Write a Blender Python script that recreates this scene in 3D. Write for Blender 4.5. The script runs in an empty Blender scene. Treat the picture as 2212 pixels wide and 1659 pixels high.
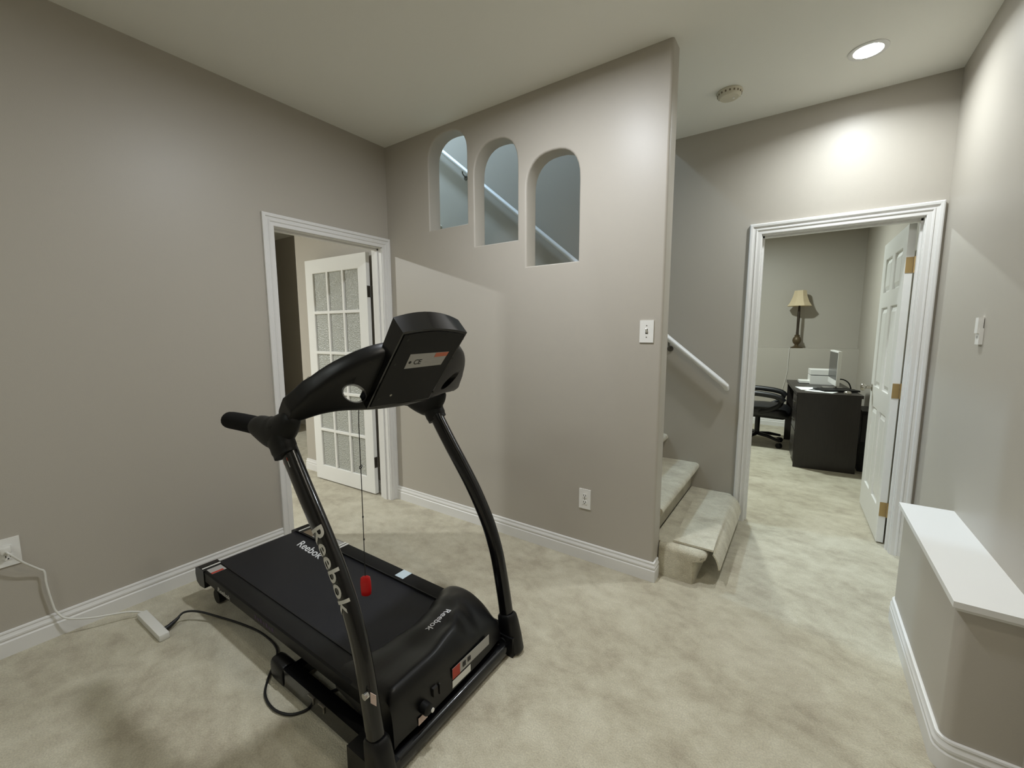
import bpy, bmesh, math, random
from mathutils import Vector, Matrix
from mathutils.geometry import tessellate_polygon
random.seed(7)
scene = bpy.context.scene
COL = scene.collection
R = math.radians

# ------------------------------------------------------------------ camera, light, exposure
CAM = (2.706, -2.2242, 1.3594)
FPX = 908.5
def make_camera():
    yaw, pitch, roll = R(-34.7185), R(6.9153), R(-0.1325)
    cy, sy, cp, sp = math.cos(yaw), math.sin(yaw), math.cos(pitch), math.sin(pitch)
    f = Vector((sy*cp, cy*cp, -sp)); r = Vector((cy, -sy, 0)); u = r.cross(f)
    cr, sr = math.cos(roll), math.sin(roll)
    r2, u2 = r*cr + u*sr, -r*sr + u*cr
    cd = bpy.data.cameras.new('camera'); co = bpy.data.objects.new('camera', cd); COL.objects.link(co)
    m = Matrix((r2, u2, -f)).transposed().to_4x4(); m.translation = Vector(CAM)
    co.matrix_world = m
    cd.sensor_fit = 'HORIZONTAL'; cd.sensor_width = 36; cd.lens = FPX/2212*36
    cd.clip_start = .02; cd.clip_end = 60
    scene.camera = co
make_camera()

world = bpy.data.worlds.new('world'); scene.world = world; world.use_nodes = True
world.node_tree.nodes['Background'].inputs[0].default_value = (.8, .85, .9, 1)
world.node_tree.nodes['Background'].inputs[1].default_value = 0.02

def lamp(name, loc, power, col, size=.12, spread=180, aim=None):
    ld = bpy.data.lights.new(name, 'AREA'); ld.shape = 'DISK'; ld.size = size
    ld.energy = power; ld.color = col; ld.spread = R(spread)
    o = bpy.data.objects.new(name, ld); COL.objects.link(o); o.location = loc
    if aim: o.rotation_euler = (Vector(aim)-Vector(loc)).to_track_quat('-Z', 'Y').to_euler()
    o['kind'] = 'helper'
    return o
WARM = (1.0, .93, .80); COOL = (.90, .97, 1.0)
LAMPS = [('main_room_downlight', (1.64, -.90, 2.742), 26.5, (.90, .94, 1.0), .13, 176),
         ('rear_soft_fill', (1.3, -3.5, 2.742), 12, (.93, 1.0, .97), .8, 180),  # unseen lamp behind the camera, disc widened to blur the treadmill's wall shadow
         ('hall_downlight_lamp', (2.87, .655, 2.738), 11.5, (.91, .97, 1.0), .12, 156),
         ('near_hall_fill', (2.75, -1.45, 2.742), 8, (1.0, .93, .80), .13, 180),  # added fill without a known fixture, balances the hall walls
         ('side_room_downlight', (-2.40, -2.50, 2.742), 112, (.97, 1.0, .99), .14, 180),
         ('stairwell_lamp', (-.45, .50, 5.05), 74, (.54, .76, 1.0), .25, 180),
         ('office_downlight', (1.95, 3.1, 2.742), 58, (.90, 1.0, .97), .14, 180)]
for l_ in LAMPS: lamp(*l_)

vs = scene.view_settings
vs.view_transform = 'Standard'; vs.look = 'None'; vs.exposure = 0.08; vs.gamma = 1.0; vs.use_curve_mapping = False
scene.display_settings.display_device = 'sRGB'

# ------------------------------------------------------------------ materials
def srgb(r, g, b):
    f = lambda c: (c/255/12.92 if c/255 <= .04045 else ((c/255+.055)/1.055)**2.4)
    return (f(r), f(g), f(b), 1)
def mat(name, col, rough=.5, metal=0, spec=.5, bump=0, bscale=200, coat=0, emit=None, estr=0):
    m = bpy.data.materials.new(name); m.use_nodes = True
    nt = m.node_tree; p = nt.nodes['Principled BSDF']
    p.inputs['Base Color'].default_value = col; p.inputs['Roughness'].default_value = rough
    p.inputs['Metallic'].default_value = metal; p.inputs['Specular IOR Level'].default_value = spec
    p.inputs['Coat Weight'].default_value = coat
    if emit: p.inputs['Emission Color'].default_value = emit; p.inputs['Emission Strength'].default_value = estr
    if bump:
        tc = nt.nodes.new('ShaderNodeTexCoord'); n = nt.nodes.new('ShaderNodeTexNoise'); b = nt.nodes.new('ShaderNodeBump')
        n.inputs['Scale'].default_value = bscale; n.inputs['Detail'].default_value = 3
        b.inputs['Strength'].default_value = bump; b.inputs['Distance'].default_value = .002
        nt.links.new(tc.outputs['Object'], n.inputs['Vector']); nt.links.new(n.outputs['Fac'], b.inputs['Height'])
        nt.links.new(b.outputs['Normal'], p.inputs['Normal'])
    return m

M = {}
M['wall'] = mat('taupe_wall_paint', srgb(179, 173, 162), .42, 0, .42, .12, 260)
M['ceil'] = mat('ceiling_paint', srgb(237, 236, 228), .7, 0, .2, .25, 420)
M['trim'] = mat('white_trim_paint', srgb(226, 225, 222), .38, 0, .45)
M['door'] = mat('white_door_paint', srgb(232, 232, 228), .42, 0, .4)
M['plast'] = mat('white_plastic', srgb(232, 231, 226), .3)
M['dark'] = mat('dark_slot', srgb(30, 28, 26), .6)
M['black'] = mat('black_gloss_paint', srgb(9, 9, 10), .2, 0, .45, 0, 100, .25)
M['bplast'] = mat('black_satin_plastic', srgb(10, 10, 11), .36, 0, .38, .06, 900)
M['bback'] = mat('black_matt_plastic', srgb(13, 13, 12), .5, 0, .28, .08, 900)
M['foam'] = mat('black_foam_grip', srgb(17, 16, 16), .9, 0, .15, .8, 500)
M['belt'] = mat('black_belt_rubber', srgb(19, 20, 27), .5, 0, .38, .4, 700)
M['rail'] = mat('black_ribbed_rail', srgb(11, 11, 13), .5, 0, .28, .2, 500)
M['letter'] = mat('pale_grey_lettering', srgb(205, 203, 196), .5)
M['white_letter'] = mat('white_lettering', srgb(225, 227, 230), .5)
M['sticker'] = mat('grey_sticker', srgb(170, 168, 164), .45)
M['wsticker'] = mat('white_sticker', srgb(225, 224, 218), .45)
M['bsticker'] = mat('pale_blue_sticker', srgb(196, 212, 220), .45)
M['red'] = mat('red_sticker', srgb(176, 58, 40), .5)
M['orange'] = mat('orange_sticker', srgb(196, 108, 78), .5)
M['pink'] = mat('pinkish_warning_sticker', srgb(214, 190, 180), .5)
M['brown'] = mat('brown_sticker', srgb(118, 104, 84), .5)
M['ink'] = mat('black_print', srgb(40, 38, 36), .6)
M['purple'] = mat('dull_purple_print', srgb(64, 44, 78), .6)
M['redplast'] = mat('red_key_plastic', srgb(200, 20, 22), .4)
M['brass'] = mat('brass', srgb(186, 160, 112), .45, .9)
M['steel'] = mat('brushed_nickel', srgb(180, 176, 168), .3, 1)
M['dsteel'] = mat('dark_nickel_hinge', srgb(112, 108, 100), .4, 1)
M['chrome'] = mat('chrome', srgb(220, 220, 220), .12, 1)
M['cordw'] = mat('white_cord_rubber', srgb(222, 221, 214), .5)
M['cordb'] = mat('black_cord_rubber', srgb(18, 18, 18), .5)
M['smoke'] = mat('ivory_detector_plastic', srgb(206, 200, 180), .5)
M['desk'] = mat('black_brown_desk_laminate', srgb(38, 34, 32), .35, 0, .5)
M['leather'] = mat('black_leather', srgb(22, 22, 23), .42, 0, .5, .3, 120)
M['shade'] = mat('cream_lamp_fabric', srgb(214, 197, 163), .8)
M['bronze'] = mat('aged_bronze', srgb(92, 78, 56), .45, .4)
M['bronzed'] = mat('dark_bronze', srgb(58, 48, 36), .5, .4)
M['screen'] = mat('dark_screen_glass', srgb(60, 60, 58), .25)
M['paper'] = mat('white_paper', srgb(236, 238, 236), .7)
M['wood'] = mat('brown_wood', srgb(112, 96, 70), .55)
M['lens'] = mat('lit_lamp_lens', (1, 1, 1, 1), .5, emit=(.95, .98, 1, 1), estr=40)

def wood_grain(m, c1, c2, sc=(2, 30, 30)):
    nt = m.node_tree; p = nt.nodes['Principled BSDF']
    tc = nt.nodes.new('ShaderNodeTexCoord'); mp = nt.nodes.new('ShaderNodeMapping'); n = nt.nodes.new('ShaderNodeTexNoise'); r = nt.nodes.new('ShaderNodeValToRGB')
    mp.inputs['Scale'].default_value = sc; n.inputs['Scale'].default_value = 3; n.inputs['Detail'].default_value = 5
    r.color_ramp.elements[0].color = c1; r.color_ramp.elements[1].color = c2
    nt.links.new(tc.outputs['Object'], mp.inputs[0]); nt.links.new(mp.outputs[0], n.inputs['Vector'])
    nt.links.new(n.outputs['Fac'], r.inputs[0]); nt.links.new(r.outputs[0], p.inputs['Base Color'])
wood_grain(M['wood'], srgb(84, 70, 50), srgb(134, 116, 86))
wood_grain(M['desk'], srgb(30, 27, 25), srgb(48, 43, 40), (30, 30, 2))

def carpet(name, dark, mid, light, marks=1.0):
    m = bpy.data.materials.new(name); m.use_nodes = True
    nt = m.node_tree; p = nt.nodes['Principled BSDF']; N = nt.nodes.new; L = nt.links.new
    p.inputs['Roughness'].default_value = .95; p.inputs['Specular IOR Level'].default_value = .1
    p.inputs['Sheen Weight'].default_value = .25; p.inputs['Sheen Roughness'].default_value = .6
    tc = N('ShaderNodeTexCoord')
    # trodden and brushed pile patches: distorted noise
    w = N('ShaderNodeTexNoise'); w.inputs['Scale'].default_value = 1.7; w.inputs['Detail'].default_value = 2
    add = N('ShaderNodeVectorMath'); add.operation = 'MULTIPLY_ADD'; add.inputs[1].default_value = (.16, .16, .16)
    L(tc.outputs['Object'], w.inputs['Vector']); L(w.outputs['Color'], add.inputs[0]); L(tc.outputs['Object'], add.inputs[2])
    mp = N('ShaderNodeMapping'); mp.inputs['Rotation'].default_value = (0, 0, R(28)); mp.inputs['Scale'].default_value = (1.0, 1.25, 1)
    L(add.outputs[0], mp.inputs[0])
    n1 = N('ShaderNodeTexNoise'); n1.inputs['Scale'].default_value = 11; n1.inputs['Detail'].default_value = 5; n1.inputs['Roughness'].default_value = .66; n1.inputs['Distortion'].default_value = .15
    L(mp.outputs[0], n1.inputs['Vector'])
    cr = N('ShaderNodeValToRGB'); e = cr.color_ramp.elements
    e[0].position = .38; e[0].color = dark; e[1].position = .61; e[1].color = light
    x = cr.color_ramp.elements.new(.49); x.color = mid
    n0 = N('ShaderNodeTexNoise'); n0.inputs['Scale'].default_value = 3.4; n0.inputs['Detail'].default_value = 4; n0.inputs['Roughness'].default_value = .6
    L(mp.outputs[0], n0.inputs['Vector'])
    mixf = N('ShaderNodeMix'); mixf.inputs[0].default_value = .5
    L(n1.outputs['Fac'], mixf.inputs[2]); L(n0.outputs['Fac'], mixf.inputs[3]); L(mixf.outputs[0], cr.inputs[0])
    # tuft grain
    n2 = N('ShaderNodeTexNoise'); n2.inputs['Scale'].default_value = 190; n2.inputs['Detail'].default_value = 3
    L(tc.outputs['Object'], n2.inputs['Vector'])
    g = N('ShaderNodeMapRange'); g.inputs['From Min'].default_value = .3; g.inputs['From Max'].default_value = .7; g.inputs['To Min'].default_value = .84; g.inputs['To Max'].default_value = 1.12
    L(n2.outputs['Fac'], g.inputs['Value'])
    mx = N('ShaderNodeVectorMath'); mx.operation = 'SCALE'
    L(cr.outputs['Color'], mx.inputs[0]); L(g.outputs[0], mx.inputs['Scale'])
    L(mx.outputs[0], p.inputs['Base Color'])
    b1 = N('ShaderNodeBump'); b1.inputs['Strength'].default_value = .35; b1.inputs['Distance'].default_value = .03
    L(mixf.outputs[0], b1.inputs['Height'])
    b2 = N('ShaderNodeBump'); b2.inputs['Strength'].default_value = .6; b2.inputs['Distance'].default_value = .006
    L(n2.outputs['Fac'], b2.inputs['Height']); L(b1.outputs['Normal'], b2.inputs['Normal']); L(b2.outputs['Normal'], p.inputs['Normal'])
    return m
M['carpet'] = carpet('beige_cut_pile_carpet', srgb(171, 162, 141), srgb(190, 183, 161), srgb(204, 198, 177))
M['mat'] = mat('beige_carpet_tread', srgb(190, 180, 156), .95, 0, .1, 1.0, 260)
M['matedge'] = mat('brown_mat_binding', srgb(120, 106, 84), .9, 0, .1)
def glass_mat():
    m = mat('frosted_pebbled_glass', srgb(200, 202, 195), .3, 0, .5)
    nt = m.node_tree; p = nt.nodes['Principled BSDF']
    tc = nt.nodes.new('ShaderNodeTexCoord'); n = nt.nodes.new('ShaderNodeTexVoronoi'); b = nt.nodes.new('ShaderNodeBump')
    n.inputs['Scale'].default_value = 85; b.inputs['Strength'].default_value = 1.0; b.inputs['Distance'].default_value = .006
    nt.links.new(tc.outputs['Object'], n.inputs['Vector']); nt.links.new(n.outputs['Distance'], b.inputs['Height']); nt.links.new(b.outputs['Normal'], p.inputs['Normal'])
    p.inputs['Transmission Weight'].default_value = .25
    return m
M['glass'] = glass_mat()

# ------------------------------------------------------------------ helpers
def tag(o, label=None, cat=None, group=None, kind=None):
    for k, v in (('label', label), ('category', cat), ('group', group), ('kind', kind)):
        if v: o[k] = v
    return o
def thing(name, label, cat, loc=(0, 0, 0), rotz=0, group=None, kind=None):
    o = bpy.data.objects.new(name, None); COL.objects.link(o); o.location = loc; o.rotation_euler = (0, 0, rotz)
    o.empty_display_size = .1
    return tag(o, label, cat, group, kind)
def obj(name, bm, m, parent=None, smooth=None, bevel=0, seg=2, loc=None, label=None):
    """links the bmesh as ONE mesh object"""
    if bevel:
        es = [e for e in bm.edges if len(e.link_faces) == 2 and e.calc_face_angle(0) > R(35)]
        bmesh.ops.bevel(bm, geom=es, offset=bevel, segments=seg, affect='EDGES', profile=.5, clamp_overlap=True)
    bmesh.ops.recalc_face_normals(bm, faces=bm.faces[:])
    if loc is not None:
        bmesh.ops.translate(bm, verts=bm.verts[:], vec=-Vector(loc))
    me = bpy.data.meshes.new(name); bm.to_mesh(me); bm.free()
    if smooth is None: smooth = bevel > 0
    if smooth:
        for p in me.polygons: p.use_smooth = True
        me.set_sharp_from_angle(angle=R(smooth if smooth is not True else 40))
    for mm in (m if isinstance(m, (list, tuple)) else [m]): me.materials.append(mm)
    o = bpy.data.objects.new(name, me); COL.objects.link(o)
    if loc is not None: o.location = loc
    if parent: o.parent = parent
    if label: o['label'] = label
    return o
def B(): return bmesh.new()
def box(bm, x0, x1, y0, y1, z0, z1, mi=0, mtx=None):
    vs_ = [bm.verts.new((x, y, z)) for x in (x0, x1) for y in (y0, y1) for z in (z0, z1)]
    if mtx: 
        for v in vs_: v.co = mtx @ v.co
    for q in ((0, 1, 3, 2), (4, 6, 7, 5), (0, 4, 5, 1), (2, 3, 7, 6), (0, 2, 6, 4), (1, 5, 7, 3)):
        f = bm.faces.new([vs_[i] for i in q]); f.material_index = mi
    return vs_
def bx(*a): bm = B(); box(bm, *a); return bm
def loft(bm, rings, cap=True, closed=True, mi=0):
    rv = [[bm.verts.new(p) for p in r] for r in rings]; n = len(rv[0])
    for a, b in zip(rv, rv[1:]):
        for i in range(n if closed else n-1):
            f = bm.faces.new((a[i], a[(i+1) % n], b[(i+1) % n], b[i])); f.material_index = mi
    if cap and closed:
        bm.faces.new(rv[0][::-1]).material_index = mi; bm.faces.new(rv[-1]).material_index = mi
    return rv
def smooth_path(pts, n=6):
    """Catmull-Rom through the points"""
    P = [Vector(p) for p in pts]; out = []
    for i in range(len(P)-1):
        p0, p1, p2, p3 = P[max(i-1, 0)], P[i], P[i+1], P[min(i+2, len(P)-1)]
        for k in range(n):
            t = k/n
            out.append(.5*((2*p1)+(-p0+p2)*t+(2*p0-5*p1+4*p2-p3)*t*t+(-p0+3*p1-3*p2+p3)*t**3))
    out.append(P[-1]); return out
def tube(bm, pts, r, n=10, cap=True, ref=None, mi=0, sq=2.0):
    """tube along pts; r: radius, list of radii or of (ra, rb) pairs, ra along ref"""
    P = [Vector(p) for p in pts]; rings = []
    nrm = None
    for i, p in enumerate(P):
        t = (P[min(i+1, len(P)-1)]-P[max(i-1, 0)]).normalized()
        if ref is not None: a = Vector(ref)
        elif nrm is None: a = Vector((0, 0, 1)) if abs(t.z) < .9 else Vector((1, 0, 0))
        else: a = nrm
        a = (a-t*a.dot(t)).normalized(); nrm = a; b = t.cross(a)
        rr = r[i] if isinstance(r, list) else r
        ra, rb = rr if isinstance(rr, tuple) else (rr, rr)
        ring = []
        for k in range(n):
            c, s = math.cos(2*math.pi*k/n), math.sin(2*math.pi*k/n)
            c = math.copysign(abs(c)**(2/sq), c); s = math.copysign(abs(s)**(2/sq), s)
            ring.append(p+a*ra*c+b*rb*s)
        rings.append(ring)
    return loft(bm, rings, cap, True, mi)
def cyl(bm, c, r, h, axis='z', n=24, r2=None, mi=0):
    r2 = r if r2 is None else r2; c = Vector(c)
    d = {'x': Vector((1, 0, 0)), 'y': Vector((0, 1, 0)), 'z': Vector((0, 0, 1))}[axis]
    return tube(bm, [c, c+d*h], [r, r2], n, mi=mi)
def lathe(bm, prof, c=(0, 0, 0), n=24, mi=0):
    c = Vector(c); rings = [[c+Vector((max(r, 1e-4)*math.cos(2*math.pi*k/n), max(r, 1e-4)*math.sin(2*math.pi*k/n), z)) for k in range(n)] for r, z in prof]
    return loft(bm, rings, True, True, mi)
def prism(bm, poly, axis, a, b, mi=0):
    """polygon in the two other axes extruded along axis from a to b"""
    mk = {'y': lambda p, t: (p[0], t, p[1]), 'x': lambda p, t: (t, p[0], p[1]), 'z': lambda p, t: (p[0], p[1], t)}[axis]
    return loft(bm, [[mk(p, a) for p in poly], [mk(p, b) for p in poly]], True, True, mi)
def offset_poly(poly, d):
    """moves a closed outline outward (d > 0) along its vertex normals"""
    n = len(poly); area = sum(poly[i][0]*poly[(i+1) % n][1]-poly[(i+1) % n][0]*poly[i][1] for i in range(n))
    s = 1 if area > 0 else -1; out = []
    for i in range(n):
        p0, p1, p2 = Vector(poly[i-1]), Vector(poly[i]), Vector(poly[(i+1) % n])
        e1, e2 = (p1-p0).normalized(), (p2-p1).normalized()
        n1, n2 = Vector((e1.y, -e1.x))*s, Vector((e2.y, -e2.x))*s
        m = (n1+n2); m = m/max(m.length_squared/2, .3)
        out.append(tuple(p1+m*d))
    return out
def wall_prism(bm, outer, holes, y0, y1, r=0, axis='y'):
    """slab from y0 to y1 with holes through it; hole rims rounded by r"""
    mk = {'y': lambda p, t: (p[0], t, p[1]), 'x': lambda p, t: (t, p[0], p[1]), 'z': lambda p, t: (p[0], p[1], t)}[axis]
    K = 4
    levels = []
    if r:
        for k in range(K+1):
            a = math.pi/2*k/K; levels.append((y0+r*(1-math.cos(a)), r*(1-math.sin(a))))
        for k in range(K, -1, -1):
            a = math.pi/2*k/K; levels.append((y1-r*(1-math.cos(a)), r*(1-math.sin(a))))
    else: levels = [(y0, 0), (y1, 0)]
    def face_side(t, hl):
        loops = [[Vector((*p, 0)) for p in outer]]+[[Vector((*p, 0)) for p in h] for h in hl]
        flat = [p for l in loops for p in l]
        vs_ = [bm.verts.new(mk((p.x, p.y), t)) for p in flat]
        for tri in tessellate_polygon(loops): bm.faces.new([vs_[i] for i in tri])
        return vs_
    h0 = [offset_poly(h, levels[0][1]) for h in holes]
    h1 = [offset_poly(h, levels[-1][1]) for h in holes]
    face_side(y0, h0); face_side(y1, h1)
    loft(bm, [[mk(p, y0) for p in outer], [mk(p, y1) for p in outer]], False)
    for h in holes:
        loft(bm, [[mk(p, t) for p in offset_poly(h, d)] for t, d in levels], False)
    bmesh.ops.remove_doubles(bm, verts=bm.verts[:], dist=1e-5)
def text_bm(body, size, thick=.0004, offset=0.0, shear=0.0, space=1.0):
    """lettering as a bmesh, baseline on x, centred on x, cap height = size"""
    cu = bpy.data.curves.new('t', 'FONT'); cu.body = body; cu.size = size/.72; cu.extrude = thick; cu.offset = offset*size
    cu.shear = shear; cu.space_character = space; cu.align_x = 'CENTER'; cu.resolution_u = 4
    o = bpy.data.objects.new('t', cu); COL.objects.link(o)
    me = bpy.data.meshes.new_from_object(o.evaluated_get(bpy.context.evaluated_depsgraph_get()))
    bm = B(); bm.from_mesh(me)
    bpy.data.objects.remove(o); bpy.data.curves.remove(cu); bpy.data.meshes.remove(me)
    return bm
def slice_grid(bm, step):
    """cuts flat lettering into narrow strips so that it can follow a curved surface"""
    for ax in (0, 1):
        cs = [v.co[ax] for v in bm.verts]; lo, hi = min(cs), max(cs); no = Vector((1, 0, 0)) if ax == 0 else Vector((0, 1, 0))
        c = lo+step
        while c < hi:
            bmesh.ops.bisect_plane(bm, geom=bm.verts[:]+bm.edges[:]+bm.faces[:], plane_co=no*c, plane_no=no, dist=1e-6); c += step
def place(bm, origin, ex, ey, ez, sx=1, sy=1):
    ex, ey, ez, o = Vector(ex), Vector(ey), Vector(ez), Vector(origin)
    for v in bm.verts: v.co = o+ex*v.co.x*sx+ey*v.co.y*sy+ez*v.co.z
    return bm
def quad_plate(bm, corners, t, mi=0):
    """thin plate on four corners with thickness t along its normal"""
    c = [Vector(p) for p in corners]; n = (c[1]-c[0]).cross(c[3]-c[0]).normalized()*t
    loft(bm, [c, [p+n for p in c]], True, True, mi)
def sweep_base(bm, path, prof, mi=0):
    """baseboard profile (out, z) along a plan polyline; out is to the right of travel"""
    P = [Vector((p[0], p[1])) for p in path]; rings = []
    for i, p in enumerate(P):
        d1 = (P[i]-P[i-1]).normalized() if i else None; d2 = (P[i+1]-P[i]).normalized() if i < len(P)-1 else None
        n1 = Vector((d1.y, -d1.x)) if d1 else None; n2 = Vector((d2.y, -d2.x)) if d2 else None
        if n1 is None: m = n2
        elif n2 is None: m = n1
        else: m = (n1+n2); m = m/(m.length_squared/2)
        rings.append([(p.x+m.x*o, p.y+m.y*o, z) for o, z in prof])
    loft(bm, rings, True, True, mi)
BASE = [(0, 0), (.015, 0), (.015, .062), (.0115, .067), (.0115, .071), (.014, .075), (.014, .083), (.009, .092), (.008, .097), (.010, .101), (.0085, .107), (.004, .109), (0, .109)]
CASE = [(0, 0), (0, .009), (.004, .011), (.022, .011), (.026, .016), (.032, .017), (.036, .012), (.048, .014), (.052, .021), (.064, .022), (.07, .019), (.07, 0)]
def casing(bm, a, b, h, plane, axis, out, legs=(True, True)):
    """door casing round the opening a..b, height h, on plane of axis, projecting along out (+1/-1)"""
    def pt(u, z, d): return (plane+out*d, u, z) if axis == 'x' else (u, plane+out*d, z)
    rings = [[pt(a-s, 0, d) for s, d in CASE], [pt(a-s, h+s, d) for s, d in CASE], [pt(b+s, h+s, d) for s, d in CASE], [pt(b+s, 0, d) for s, d in CASE]]
    loft(bm, rings, True, True)

# ------------------------------------------------------------------ the room shell
H = 2.75; T = .115; XW = 2.103; YF = 1.122; XR = 3.304; TOP = 5.2
DA, DB, DH = -.868, -.066, 2.008        # french door opening on the left wall (y)
OA, OB = 2.424, 3.221                    # office door opening on the far wall (x)

fl = B(); box(fl, -5.6, 3.42, -4.1, 5.4, -.08, 0)
tag(obj('floor', fl, M['carpet']), 'beige cut pile carpet floor of the basement rooms', 'floor', kind='structure')
ce = B(); wall_prism(ce, [(-5.6, -4.1), (3.42, -4.1), (3.42, 5.4), (-5.6, 5.4)], [[(-1.34, .06), (1.75, .06), (1.75, YF+.06), (-1.34, YF+.06)]], H, H+.12, 0, 'z')
tag(obj('ceiling', ce, M['ceil']), 'flat white painted ceiling', 'ceiling', kind='structure')

wl = B(); wall_prism(wl, [(-4.0, 0), (DA-.02, 0), (DA-.02, DH+.02), (DB+.02, DH+.02), (DB+.02, 0), (0, 0), (0, H), (-4.0, H)], [], -T, 0, 0, 'x')
tag(obj('wall_left', wl, M['wall']), 'taupe wall with the glazed door opening', 'wall', kind='structure')

def arch(x0, x1, z0, zs, zt):
    """opening outline: straight sides to zs, then a flat rounded arch to zt"""
    pts = [(x0, z0), (x1, z0)]; cx, hw, hh = (x0+x1)/2, (x1-x0)/2, zt-zs
    for k in range(0, 17):
        a = math.pi*k/16; c, s = math.cos(a), math.sin(a)
        pts.append((cx+hw*math.copysign(abs(c)**.8, c), zs+hh*abs(s)**.85))
    return pts
NICHES = [arch(.455, .806, 2.085, 2.535, 2.706), arch(.868, 1.208, 1.930, 2.365, 2.556), arch(1.272, 1.622, 1.764, 2.21, 2.396)]
wc = B(); wall_prism(wc, [(-1.35, 0), (XW-.012, 0), (XW-.012, TOP), (-1.35, TOP)], NICHES, 0, T, .012)
end = [(XW-.012, 0)]+[(XW-.012+.012*math.sin(a), .012-.012*math.cos(a)) for a in (R(22), R(45), R(68), R(90))]+[(XW-.012+.012*math.cos(a), T-.012+.012*math.sin(a)) for a in (0, R(22), R(45), R(68), R(90))]
prism(wc, end, 'z', 0, H)
tag(obj('wall_center', wc, M['wall'], smooth=30), 'taupe wall with three stepped arched openings to the stairs', 'wall', kind='structure')

wf = B(); wall_prism(wf, [(-5.6, 0), (OA-.02, 0), (OA-.02, DH+.02), (OB+.02, DH+.02), (OB+.02, 0), (XR, 0), (XR, TOP), (-5.6, TOP)], [], YF, YF+.118, 0, 'y')
tag(obj('wall_far', wf, M['wall']), 'taupe wall with the office doorway and stair handrail', 'wall', kind='structure')
tag(obj('wall_right', bx(XR, XR+.1, -4.1, 5.4, 0, H), M['wall']), 'taupe wall at the right with a small wall control', 'wall', kind='structure')
tag(obj('wall_back', bx(-5.6, XR+.1, -4.1, -4.0, 0, H), M['wall']), 'taupe wall behind the viewer', 'wall', kind='structure')
ws = B()
box(ws, 1.72, 1.80, T, YF, H+.12, TOP); box(ws, -1.38, -1.30, T, YF, H+.12, TOP)
tag(obj('wall_stair', ws, M['wall']), 'taupe end walls of the upper stairwell', 'wall', kind='structure')
tag(obj('ceiling_stairwell', bx(-1.4, 1.8, 0, YF+.11, TOP, TOP+.08), M['ceil']), 'white ceiling above the stairwell', 'ceiling', kind='structure')
tag(obj('wall_closet', bx(-1.35, -1.24, T, YF, 0, H), M['wall']), 'taupe return wall behind the open glazed door', 'wall', kind='structure')
tag(obj('wall_sideroom', bx(-5.6, -5.5, -4.0, YF, 0, H), M['wall']), 'taupe far end wall of the side room', 'wall', kind='structure')
tag(obj('wall_light_block', bx(-5.5, -2.80, -.30, -.19, 0, H), M['wall']), 'unseen taupe wall added in the side room to block its lamp', 'wall', kind='structure')  # added out of view to keep the side room's back wall dark
wo = B(); box(wo, -.2, XR, 5.2, 5.3, 0, H); box(wo, -.2, -.1, YF+.118, 5.2, 0, H)
tag(obj('wall_office', wo, M['wall']), 'taupe upper wall of the office beyond the doorway', 'wall', kind='structure')
lg = B(); box(lg, -.1, XR, 4.95, 5.2, 0, 1.137)
tag(obj('wall_office_ledge', lg, M['wall'], bevel=.008), 'half height foundation wall with a ledge in the office', 'wall', kind='structure')

# half-height bump-out with white cap by the right wall
XL, LY0, LY1, LZ = 3.137, -.505, .355, .548
hw = thing('wall_halfheight', 'low half height wall with a white cap beside the right wall', 'half wall', (0, 0, 0), kind='structure')
rr_ = .03
lb = B(); prism(lb, [(XR, LY1), (XL+rr_, LY1)]+[(XL+rr_-rr_*math.sin(R(a)), LY1-rr_+rr_*math.cos(R(a))) for a in (15, 30, 45, 60, 75, 90)]+[(XL+rr_-rr_*math.cos(R(a)), LY0+rr_-rr_*math.sin(R(a))) for a in (0, 15, 30, 45, 60, 75, 90)]+[(XR, LY0)], 'z', 0, LZ)
obj('wall_body', lb, M['wall'], hw, smooth=30)
cp = B(); box(cp, XL-.016, XR, LY0-.02, LY1+.014, LZ, LZ+.019)
obj('white_cap', cp, M['trim'], hw, bevel=.005, label='white painted cap of the low wall')
mo = B(); sweep_base(mo, [(XR, LY1), (XL, LY1), (XL, LY0), (XR, LY0)], [(0, LZ-.014), (.006, LZ-.014), (.011, LZ), (0, LZ)])
obj('cap_moulding', mo, M['trim'], hw)

def base(name, path, label):
    bm = B(); sweep_base(bm, path, BASE)
    return tag(obj(name, bm, M['trim'], smooth=25), label, 'baseboard', kind='structure')
base('baseboard_left', [(0, -4.0), (0, DA-.07)], 'white moulded baseboard along the left wall')
base('baseboard_center', [(.021, 0), (XW, 0), (XW, .07)][::1], 'white moulded baseboard below the arched openings')
rr_ = .03
base('baseboard_halfwall', [(XR, LY1), (XL+rr_, LY1)]+[(XL+rr_-rr_*math.sin(R(a)), LY1-rr_+rr_*math.cos(R(a))) for a in (22, 45, 68, 90)]+[(XL+rr_-rr_*math.cos(R(a)), LY0+rr_-rr_*math.sin(R(a))) for a in (0, 22, 45, 68, 90)]+[(XR, LY0)], 'white moulded baseboard round the low half wall')
base('baseboard_right', [(XR, YF), (XR, LY1+.02)], 'white moulded baseboard behind the low half wall')
base('baseboard_closet', [(-1.35, .3), (-1.35, 0), (-.14, 0)], 'white moulded baseboard behind the open glazed door')
base('baseboard_office', [(-.1, 4.95), (XR, 4.95)], 'white baseboard at the foot of the office wall')
base('baseboard_sideroom', [(-5.5, YF), (-1.35, YF)], 'white baseboard at the back of the side room')

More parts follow.
